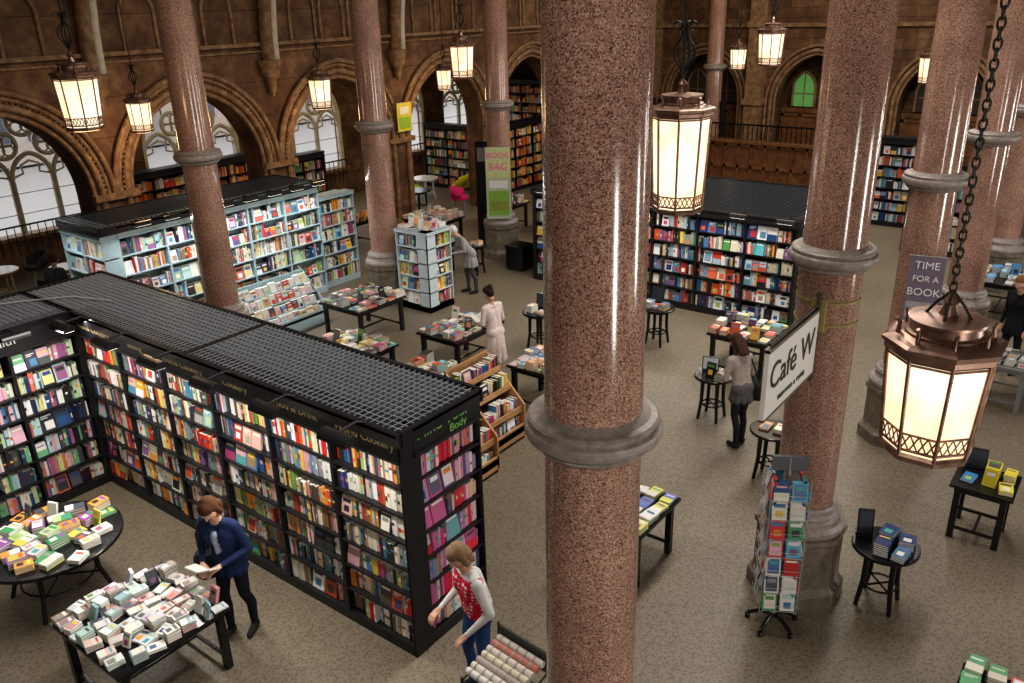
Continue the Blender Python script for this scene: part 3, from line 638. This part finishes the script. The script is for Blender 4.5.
def banner(name,T,w,h,col,strips,texts=()):
    e=empty(name); mb=MB(T); mb.box(-w/2,w/2,0,.015,0,h,'paint',col)
    for (a0,a1,b0,b1,c) in strips: mb.box(-w/2+w*a0,-w/2+w*a1,-.004,.0,h*b0,h*b1,'paint',c)
    mb.tube([(-w/2-.02,.008,h),(w/2+.02,.008,h)],.012,6,'iron',(.3,.3,.3)); mb.tube([(-w/2-.02,.008,0),(w/2+.02,.008,0)],.012,6,'iron',(.3,.3,.3))
    mb.build('panel',e)
    for (s,size,x,z,mt) in texts:
        o=text('text',s,size,(0,0,0),(0,0,0),mt,e); o.matrix_local=T@Matrix.Translation((x,-.008,z))@Matrix.Rotation(math.pi/2,4,'X')
    return e
banner('book_festival_banner',TR(-12.62,15.93,1.05,36),.6,1.75,(.5,.55,.42),[(0,1,.58,1,(.55,.6,.3)),(.08,.92,.05,.4,(.25,.45,.08)),(.15,.85,.12,.25,(.7,.65,.15)),(.12,.88,.44,.54,(.8,.8,.75))],[('BOOK',.2,0,1.55,'ink_pink'),('BAG',.24,0,1.28,'ink_pink')])
banner('yellow_poster',TR(XA+.2,16.67,2.85,90),.55,.75,(.7,.6,.05),[(.1,.9,.1,.5,(.3,.5,.05)),(.2,.8,.6,.85,(.8,.8,.7))])
mb=MB(TR(-13.68,16.75,0,30)); mb.box(-.25,.25,-.03,.03,.05,2.75,'gloss',BLK); mb.box(-.3,.3,-.2,.2,0,.05,'gloss',BLK); mb.box(-.2,.2,-.034,-.03,2.25,2.6,'paint',(.25,.25,.25)); mb.build('tall_display_board')
banner('reading_banner',TR(-2.04,11.42,1.96,10),.42,.88,(.2,.16,.22),[(.05,.95,.05,.3,(.4,.38,.4))],[('TIME',.14,0,.76,'ink_white'),('FOR A',.11,0,.58,'ink_white'),('BOOK',.14,0,.4,'ink_white')])

cs=empty('cafe_sign'); mb=MB()
mb.box(-2.2,-2.16,6.2,7.42,2.68,3.32,'cover',(.82,.8,.75)); mb.box(-2.205,-2.155,6.2,7.42,3.30,3.33,'iron',(.2,.18,.15)); mb.box(-2.205,-2.155,6.2,7.42,2.67,2.69,'iron',(.2,.18,.15))
mb.tube([(-2.18,6.25,3.36),(-2.18,7.5,3.36)],.015,6,'iron',(.1,.09,.08)); mb.box(-2.19,-2.17,7.4,7.48,2.6,3.45,'iron',(.1,.09,.08))
for z in (3.12,3.34): mb.lathe([(.29,z),(.296,z+.005),(.296,z+.025),(.29,z+.03)],32,'paint',(.3,.25,.08),cx=-2.2,cy=3.68+PIT)
mb.box(-2.26,-2.12,7.46,7.5,3.08,3.4,'paint',(.35,.3,.1))
mb.build('board',cs)
text('text','Café W',.34,(-2.155,6.8,3.04),(90,0,90),'ink_black',cs); text('text_small','FRESH FOOD  &  COFFEE',.06,(-2.155,6.82,2.79),(90,0,90),'ink_black',cs)

mb=MB(TR(-2.15,7.02,0,30)@Matrix.Diagonal((1,1,1.06,1)))
for i in range(5):
    a=i*2*math.pi/5+.3; c,s=math.cos(a),math.sin(a)
    mb.tube([(0,0,.12),(c*.12,s*.12,.12),(c*.25,s*.25,.06)],.02,8,'gloss',BLK); mb.lathe([(.02,0),(.028,.015),(.028,.035),(.02,.05)],10,'gloss',BLK,cx=c*.25,cy=s*.25)
mb.tube([(0,0,.1),(0,0,1.85)],.022,10,'iron',(.5,.5,.5))
for tier in range(7):
    z=.3+tier*.2
    for k in range(4):
        u=Vector((math.cos(k*math.pi/2),math.sin(k*math.pi/2),0)); nn=Vector((u.y,-u.x,0))
        for q in (-1,1):
            o=nn*.19+u*(q*.085-.07)+Vector((0,0,z)); up=-nn*.045+Vector((0,0,.17)); c=jit(R.choice([(.8,.8,.76),(.6,.05,.05),(.12,.42,.6),(.75,.7,.6),(.1,.33,.15),(.8,.78,.72),(.03,.08,.25),(.2,.25,.3)]))
            mb.obox(o,u*.14,-nn*.03,up,'cover',c); coverart(mb,o,u*.14,up,nn,PPALE)
        for d in (0,.06):
            p=nn*.205-u*.165+Vector((0,0,z+d)); mb.tube([p,p+u*.33],.003,4,'iron',(.6,.6,.6))
        mb.tube([nn*.19-u*.16+Vector((0,0,z-.02)),nn*.03+Vector((0,0,z-.02))],.003,4,'iron',(.6,.6,.6))
for a in range(4):
    c,s=math.cos(a*math.pi/2+math.pi/4),math.sin(a*math.pi/2+math.pi/4); mb.tube([(c*.25,s*.25,.26),(c*.25,s*.25,1.72)],.005,5,'iron',(.6,.6,.6))
mb.box(-.16,.16,-.02,.02,1.72,1.86,'paint',(.15,.15,.16))
mb.build('greeting_card_spinner')

mb=MB(TR(-3.62,3.88,0,-5)@Matrix.Diagonal((1,1,1.08,1)))
for s in (0,.55):
    mb.tube([(s,0,0),(s,0,.85)],.012,6,'iron',(.05,.05,.05)); mb.tube([(s,.45,0),(s,.45,1.1)],.012,6,'iron',(.05,.05,.05))
    for z in (.1,.5,.82): mb.tube([(s,0,z),(s,.45,z+.1)],.01,6,'iron',(.05,.05,.05))
for z in (.1,.5,.82):
    for y in (0,.15,.3,.45): mb.tube([(0,y,z+y*.22),(.55,y,z+y*.22)],.006,5,'iron',(.05,.05,.05))
mb.box(.0,.55,.44,.46,.9,1.08,'paint',(.03,.03,.03))
for j in range(7):
    for lvl,z in enumerate((.16,.56,.9)):
        c=[(.72,.68,.6),(.6,.55,.5),(.7,.62,.55),(.45,.38,.35),(.75,.73,.7),(.5,.2,.15),(.7,.66,.5)][(j*3+lvl*2)%7]
        y=.04+j*.062; zz=z+y*.22
        mb.tube([(.03,y,zz),(.52,y,zz)],.03,12,'cover',c)
        for q in range(5): mb.tube([(.07+q*.09,y,zz),(.09+q*.09,y,zz)],.0308,12,'cover',jit((.4,.35,.33)))
mb.build('gift_wrap_rack')
mb=MB(); mb.box(-3.9,-2.4,29.1,29.15,2.7,4.2,'paint',(.6,.6,.58))
for i in range(14): a=R.uniform(-3.8,-2.6); z=R.uniform(2.8,4.0); mb.box(a,a+R.uniform(.05,.3),29.09,29.1,z,z+R.uniform(.05,.2),'paint',(.05,.05,.05))
mb.build('wall_poster')

# ------------------------------------------------------------ people
def capmesh(p0,p1,r0,r1,n=14):
    p0=Vector(p0);p1=Vector(p1);d=p1-p0
    t=d.normalized() if d.length>1e-6 else Vector((0,0,1))
    ref=Vector((0,0,1)) if abs(t.z)<.9 else Vector((1,0,0)); e1=t.cross(ref).normalized(); e2=t.cross(e1)
    rings=[]
    for i in range(5): a=-math.pi/2+math.pi/2*i/4; rings.append((p0+t*math.sin(a)*r0,max(1e-4,r0*math.cos(a))))
    for i in range(5): a=math.pi/2*i/4; rings.append((p1+t*math.sin(a)*r1,max(1e-4,r1*math.cos(a))))
    vs=[c+(e1*math.cos(2*math.pi*k/n)+e2*math.sin(2*math.pi*k/n))*r for c,r in rings for k in range(n)]
    fs=[(i*n+k,i*n+(k+1)%n,(i+1)*n+(k+1)%n,(i+1)*n+k) for i in range(len(rings)-1) for k in range(n)]
    fs.append(tuple(range(n))[::-1]); fs.append(tuple(range((len(rings)-1)*n,len(rings)*n)))
    return vs,fs
def remeshed(caps,voxel,smooth=3):
    V=[];F=[]
    for c in caps:
        vs,fs=capmesh(*c[:4]); n=len(V); V+=[tuple(v) for v in vs]; F+=[[a+n for a in f] for f in fs]
    me=D.meshes.new('tmp'); me.from_pydata(V,[],F); o=D.objects.new('tmp',me); COL.objects.link(o)
    m=o.modifiers.new('r','REMESH'); m.mode='VOXEL'; m.voxel_size=voxel
    s=o.modifiers.new('s','SMOOTH'); s.iterations=smooth; s.factor=.5
    dg=bpy.context.evaluated_depsgraph_get(); dg.update(); e=o.evaluated_get(dg); em=e.to_mesh()
    vs=np.array([v.co[:] for v in em.vertices]); fs=[tuple(p.vertices) for p in em.polygons]; e.to_mesh_clear()
    D.objects.remove(o); D.meshes.remove(me)
    ce=np.array([vs[list(f)].mean(0) for f in fs])
    best=np.full(len(ce),1e9); col=np.zeros((len(ce),3)); idx=np.zeros(len(ce),int)
    for i,c in enumerate(caps):
        a=np.array(c[0]);b=np.array(c[1]);ab=b-a;L=max(1e-9,ab@ab)
        t=np.clip(((ce-a)@ab)/L,0,1); d=np.linalg.norm(ce-(a+t[:,None]*ab),axis=1)-(c[2]+(c[3]-c[2])*t)
        w=d<best; best[w]=d[w]; col[w]=c[4]; idx[w]=i
    return vs,fs,col,ce,idx
def person(name,x,y,yaw,scale=1.0,lean=10,head=25,armR=None,armL=None,top=(.05,.06,.12),trous=(.02,.02,.025),shoe=(.03,.03,.03),skin=(.6,.36,.26),hair=(.12,.06,.03),style='short',coat=None,sleeve=None,dots=False,forearm_skin=False,feet=((.1,.05),(-.1,-.06)),bag=None,curl=.7,book=None,z0=0,extra=(),seated=False):
    if seated: z0-=.45
    T=TR(x,y,z0,yaw)@Matrix.Scale(scale,4); mb=MB(T)
    L=math.radians(lean)
    def TT(p):
        px,py,pz=p; dz=pz-.93; return Vector((px,py*math.cos(L)+dz*math.sin(L),.93+dz*math.cos(L)-py*math.sin(L)))
    sl=sleeve or top; C=[]
    def cap(a,b,r0,r1,c): C.append((tuple(a),tuple(b),r0,r1,c))
    cap((-.065,-.015,.93),(.065,-.015,.93),.115,.115,trous if not coat else coat[1])
    for s in (-1,1):
        cap(TT((s*.05,0,.98)),TT((s*.045,0,1.12)),.108,.1,top); cap(TT((s*.045,0,1.12)),TT((s*.075,.01,1.28)),.1,.105,top)
        cap(TT((s*.075,.01,1.28)),TT((s*.14,-.01,1.37)),.1,.062,top)
        cap(TT((s*.07,.06,1.24)),TT((s*.07,.065,1.25)),.06,.06,top)
    for e in extra: cap(TT(e[0]),TT(e[1]),e[2],e[3],e[4])
    cap(TT((-.13,-.01,1.38)),TT((.13,-.01,1.38)),.058,.058,sl)
    cap(TT((0,-.01,1.41)),TT((0,.02,1.5)),.056,.048,skin)
    wr=[]
    for s,arm in ((1,armR),(-1,armL)):
        sh=TT((s*.17,-.005,1.37)); el,wt=arm if arm else ((s*.22,-.02,1.08),(s*.23,.06,.83))
        el=Vector(el);wt=Vector(wt)
        cap(sh,el,.054,.042,sl); mid=el.lerp(wt,.35)
        cap(el,mid,.042,.038,sl); cap(mid,wt,.037,.026,skin if forearm_skin else sl)
        wr.append((s,el,wt))
        fx,fy=(feet[0] if s>0 else feet[1])
        if seated:
            kn=Vector((s*.11,.42,.95)); an=Vector((s*.11,.4,.53))
            cap((s*.08,0,.92),kn,.09,.06,trous); cap(kn,an,.056,.042,trous); cap((s*.11,.38,.495),(s*.12,.55,.482),.042,.034,shoe)
        else:
            kn=Vector((fx*.95,fy*.6+.035,.5)); an=Vector((fx,fy-.02,.1))
            cap((s*.08,0,.88),kn,.088,.058,trous); cap(kn,Vector((fx,fy-.02,.33)),.056,.052,trous); cap(Vector((fx,fy-.02,.33)),an,.052,.04,trous)
            cap((fx,fy-.04,.045),(fx*1.15,fy+.13,.032),.042,.034,shoe)
    if coat:
        hem,cc,rad=coat
        for a in range(10):
            t=a*2*math.pi/10; cap((math.cos(t)*.06,math.sin(t)*.03,.95),(math.cos(t)*(rad-.035),math.sin(t)*(rad-.06),hem+.03),.1,.04,cc)
        for s in (-1,0,1): cap((s*.07,0,.9),(s*.08,0,hem+.08),.1,.09,cc)
    vs,fs,col,ce,idx=remeshed(C,.013,4)
    if dots:
        m=(np.abs(col-np.array(top)).sum(1)<1e-3); g=np.floor(ce/.045); fr=ce/.045-g-.5
        dd=(np.linalg.norm(fr,axis=1)<.34)&m; col[dd]=(.8,.7,.7)
    mb.add([Vector(v) for v in vs],fs,'cloth',smooth=True,cols=[tuple(c) for c in col])
    hc=TT((0,.035,1.6)); HM=Matrix.Translation(hc)@Matrix.Rotation(-math.radians(head+lean*.6),4,'X')
    Hc=[((0,-.018,.035),(0,.012,.03),.083,.078,skin),((-.025,.03,.0),(.025,.03,.0),.058,.058,skin),((0,.03,-.03),(0,.05,-.075),.058,.034,skin),((0,.088,.012),(0,.1,-.02),.009,.014,skin),
        ((-.022,.078,-.052),(.022,.078,-.052),.008,.008,(.5,.16,.14)),((-.02,.078,.038),(-.045,.07,.038),.008,.006,hair),((.02,.078,.038),(.045,.07,.038),.008,.006,hair),
        ((-.031,.079,.016),(-.031,.08,.016),.0115,.0115,(.85,.85,.82)),((.031,.079,.016),(.031,.08,.016),.0115,.0115,(.85,.85,.82)),((-.031,.088,.016),(-.031,.0885,.016),.006,.006,(.04,.02,.02)),((.031,.088,.016),(.031,.0885,.016),.006,.006,(.04,.02,.02)),
        ((-.082,-.005,.015),(-.084,-.012,-.02),.017,.011,skin),((.082,-.005,.015),(.084,-.012,-.02),.017,.011,skin),((0,-.01,-.05),(0,-.02,-.1),.05,.048,skin)]
    vs,fs,col,_,_=remeshed(Hc,.006,2); mb.T=T@HM; mb.add([Vector(v) for v in vs],fs,'skin',smooth=True,cols=[tuple(c) for c in col])
    h=hair; Hh=[((0,-.03,.05),(0,.005,.058),.09,.08,h),((0,-.05,.0),(0,-.045,-.03),.075,.06,h)]
    for s in (-1,1): Hh.append(((s*.05,-.03,.05),(s*.062,-.015,.0),.045,.03,h))
    if style=='bob':
        for s in (-1,1): Hh+= [((s*.062,-.015,.04),(s*.075,-.01,-.07),.038,.03,h),((s*.04,-.06,0),(s*.045,-.065,-.09),.05,.035,h)]
        Hh.append(((-.03,-.07,-.02),(.03,-.07,-.08),.05,.04,h))
    if style=='long':
        for s in (-1,1): Hh+= [((s*.06,-.01,.04),(s*.08,.0,-.16),.036,.03,h),((s*.04,-.07,0),(s*.05,-.08,-.2),.05,.035,h)]
        Hh.append(((0,-.07,0),(0,-.08,-.2),.055,.04,h))
    if style=='bun': Hh.append(((0,-.11,.08),(0,-.12,.09),.042,.04,h))
    vs,fs,col,_,_=remeshed(Hh,.009,2); mb.add([Vector(v) for v in vs],fs,'cloth',smooth=True,cols=[tuple(np.array(c)) for c in col]); mb.T=T
    for s,el,wt in wr:
        d=(wt-el).normalized(); up=Vector((0,0,1)); side=d.cross(up)
        side=side.normalized() if side.length>.1 else Vector((1,0,0)); nn=side.cross(d).normalized()
        if nn.z<0: nn=-nn
        ins=-s*side if side.x>0 else s*side
        P=lambda a,b,c:tuple(wt+d*a+ins*b+nn*c)
        Hd=[(P(-.02,0,0),P(.02,0,0),.024,.024,skin)]
        for q in (-.027,-.009,.009,.027): Hd.append((P(.015,q*.7,0),P(.085,q,0),.016,.0125,skin))
        for q,l in ((-.03,.06),(-.01,.075),(.011,.08),(.031,.072)):
            a1=curl*.5;a2=curl*1.2;a3=curl*1.7
            k0=(.085,0);k1=(k0[0]+l*.42*math.cos(a1),-l*.42*math.sin(a1));k2=(k1[0]+l*.33*math.cos(a2),k1[1]-l*.33*math.sin(a2));k3=(k2[0]+l*.25*math.cos(a3),k2[1]-l*.25*math.sin(a3))
            for A,B,r0,r1 in ((k0,k1,.0095,.0088),(k1,k2,.0088,.008),(k2,k3,.008,.007)): Hd.append((P(A[0],q,A[1]),P(B[0],q,B[1]),r0,r1,skin))
        Hd+=[(P(.025,.028,-.005),P(.055,.052,-.018),.013,.0105,skin),(P(.055,.052,-.018),P(.085,.052,-.032),.0105,.0085,skin)]
        vs,fs,col,_,_=remeshed(Hd,.0048,1); mb.add([Vector(v) for v in vs],fs,'skin',smooth=True,cols=[tuple(c) for c in col])
    if book:
        (bx,by,bz),bc=book
        for s in (-1,1): mb.obox((bx,by,bz),(s*.13,-.01,.035),(0,.16,.08),(0,-.006,.012),'cover',bc); 
    if bag:
        (bx,by,bz),bc=bag
        mb.lathe([(.05,bz-.17),(.11,bz-.16),(.13,bz-.08),(.12,bz+.05),(.09,bz+.1)],16,'cloth',bc,cx=bx,cy=by)
        sh=TT((.17 if bx>0 else -.17,0,1.43)); mb.tube([(bx,by-.05,bz+.08),sh+Vector((0,-.09,-.1)),sh+Vector((0,0,.02)),sh+Vector((0,.1,-.12)),(bx,by+.08,bz+.08)],.012,6,'cloth',bc)
    return mb.build(name)
NV=(.02,.035,.1)
person('woman_in_navy_jacket',-6.55,3.74,205,1.02,lean=12,head=34,armR=((.25,.03,1.08),(.09,.3,1.04)),armL=((-.25,.03,1.08),(-.09,.3,1.04)),top=NV,trous=(.015,.017,.025),hair=(.09,.04,.02),style='bob',book=((0,.36,1.03),(.75,.73,.68)),bag=((.26,.0,.85),(.03,.03,.03)),coat=(.76,NV,.175),
  extra=[((-.09,-.03,1.2),(-.12,-.02,1.32),.09,.07,NV),((.09,-.03,1.2),(.12,-.02,1.32),.09,.07,NV),((0,.1,1.33),(0,.125,1.12),.03,.025,(.3,.33,.4))])
CW=(.72,.71,.7)
person('woman_in_spotted_top',-4.02,4.56,158,1.0,lean=10,head=30,armR=((.23,.04,1.08),(.15,.3,.98)),armL=((-.24,.0,1.06),(-.2,.22,.9)),top=(.6,.02,.06),sleeve=CW,trous=(.04,.09,.25),hair=(.3,.2,.12),style='bob',dots=True,
  extra=[((-.14,-.06,.95),(-.145,-.05,1.3),.05,.05,CW),((.13,-.05,.95),(.14,-.04,1.3),.06,.055,CW),((0,-.08,.98),(0,-.06,1.33),.085,.075,CW)])
person('woman_in_pale_coat',-8.22,10.15,80,.97,lean=8,head=30,armR=((.23,.05,1.1),(.15,.33,1.0)),armL=((-.23,.05,1.1),(-.1,.33,1.02)),top=(.75,.62,.58),trous=(.5,.35,.3),hair=(.04,.025,.02),style='bun',coat=(.38,(.75,.62,.58),.22),shoe=(.1,.05,.05),book=((0,.36,1.0),(.7,.68,.6)))
person('elderly_woman_bending',-11.6,13.55,150,.98,lean=32,head=10,armR=((.22,.2,1.05),(.14,.48,1.02)),armL=((-.22,.2,1.05),(-.14,.48,1.02)),top=(.35,.34,.33),trous=(.08,.08,.09),hair=(.75,.74,.72),style='short',coat=(.62,(.35,.34,.33),.2))
person('woman_with_bag',-3.95,10.35,60,.97,lean=14,head=30,armR=((.24,.08,1.08),(.12,.36,1.0)),armL=((-.24,.08,1.08),(-.1,.36,1.02)),top=(.4,.33,.3),trous=(.03,.03,.035),hair=(.07,.035,.025),style='long',coat=(.72,(.12,.11,.11),.19),bag=((.24,-.05,.9),(.02,.02,.02)))
person('person_in_black_coat',-1.25,15.2,150,1.0,lean=5,head=15,top=(.015,.015,.018),trous=(.015,.015,.02),hair=(.25,.13,.06),style='bob',coat=(.7,(.015,.015,.018),.2))
person('seated_cafe_customer',-18.45,7.7,40,.98,lean=12,head=20,top=(.12,.11,.12),trous=(.05,.05,.06),hair=(.1,.05,.03),armR=((.24,.08,1.12),(.14,.33,1.17)),armL=((-.24,.08,1.12),(-.14,.33,1.17)),seated=True)

# ------------------------------------------------------------ camera
cd=D.cameras.new('camera'); cam=D.objects.new('camera',cd); COL.objects.link(cam)
cd.sensor_width=36; cd.lens=835/1024*36; cd.clip_end=200
M3=Matrix(((0.7968,-0.2077,0.5675),(0.6037,0.3141,-0.7327),(-0.0261,0.9264,0.3757)))
q=M3.to_quaternion(); cam.rotation_mode='QUATERNION'; cam.rotation_quaternion=q; cam.location=(0,0,6)
bpy.context.scene.camera=cam
vs_=bpy.context.scene.view_settings
try: vs_.view_transform='Standard'
except Exception as e: print(e)
for lk in ('Medium High Contrast','None'):
    try: vs_.look=lk; break
    except Exception as e: print(e)
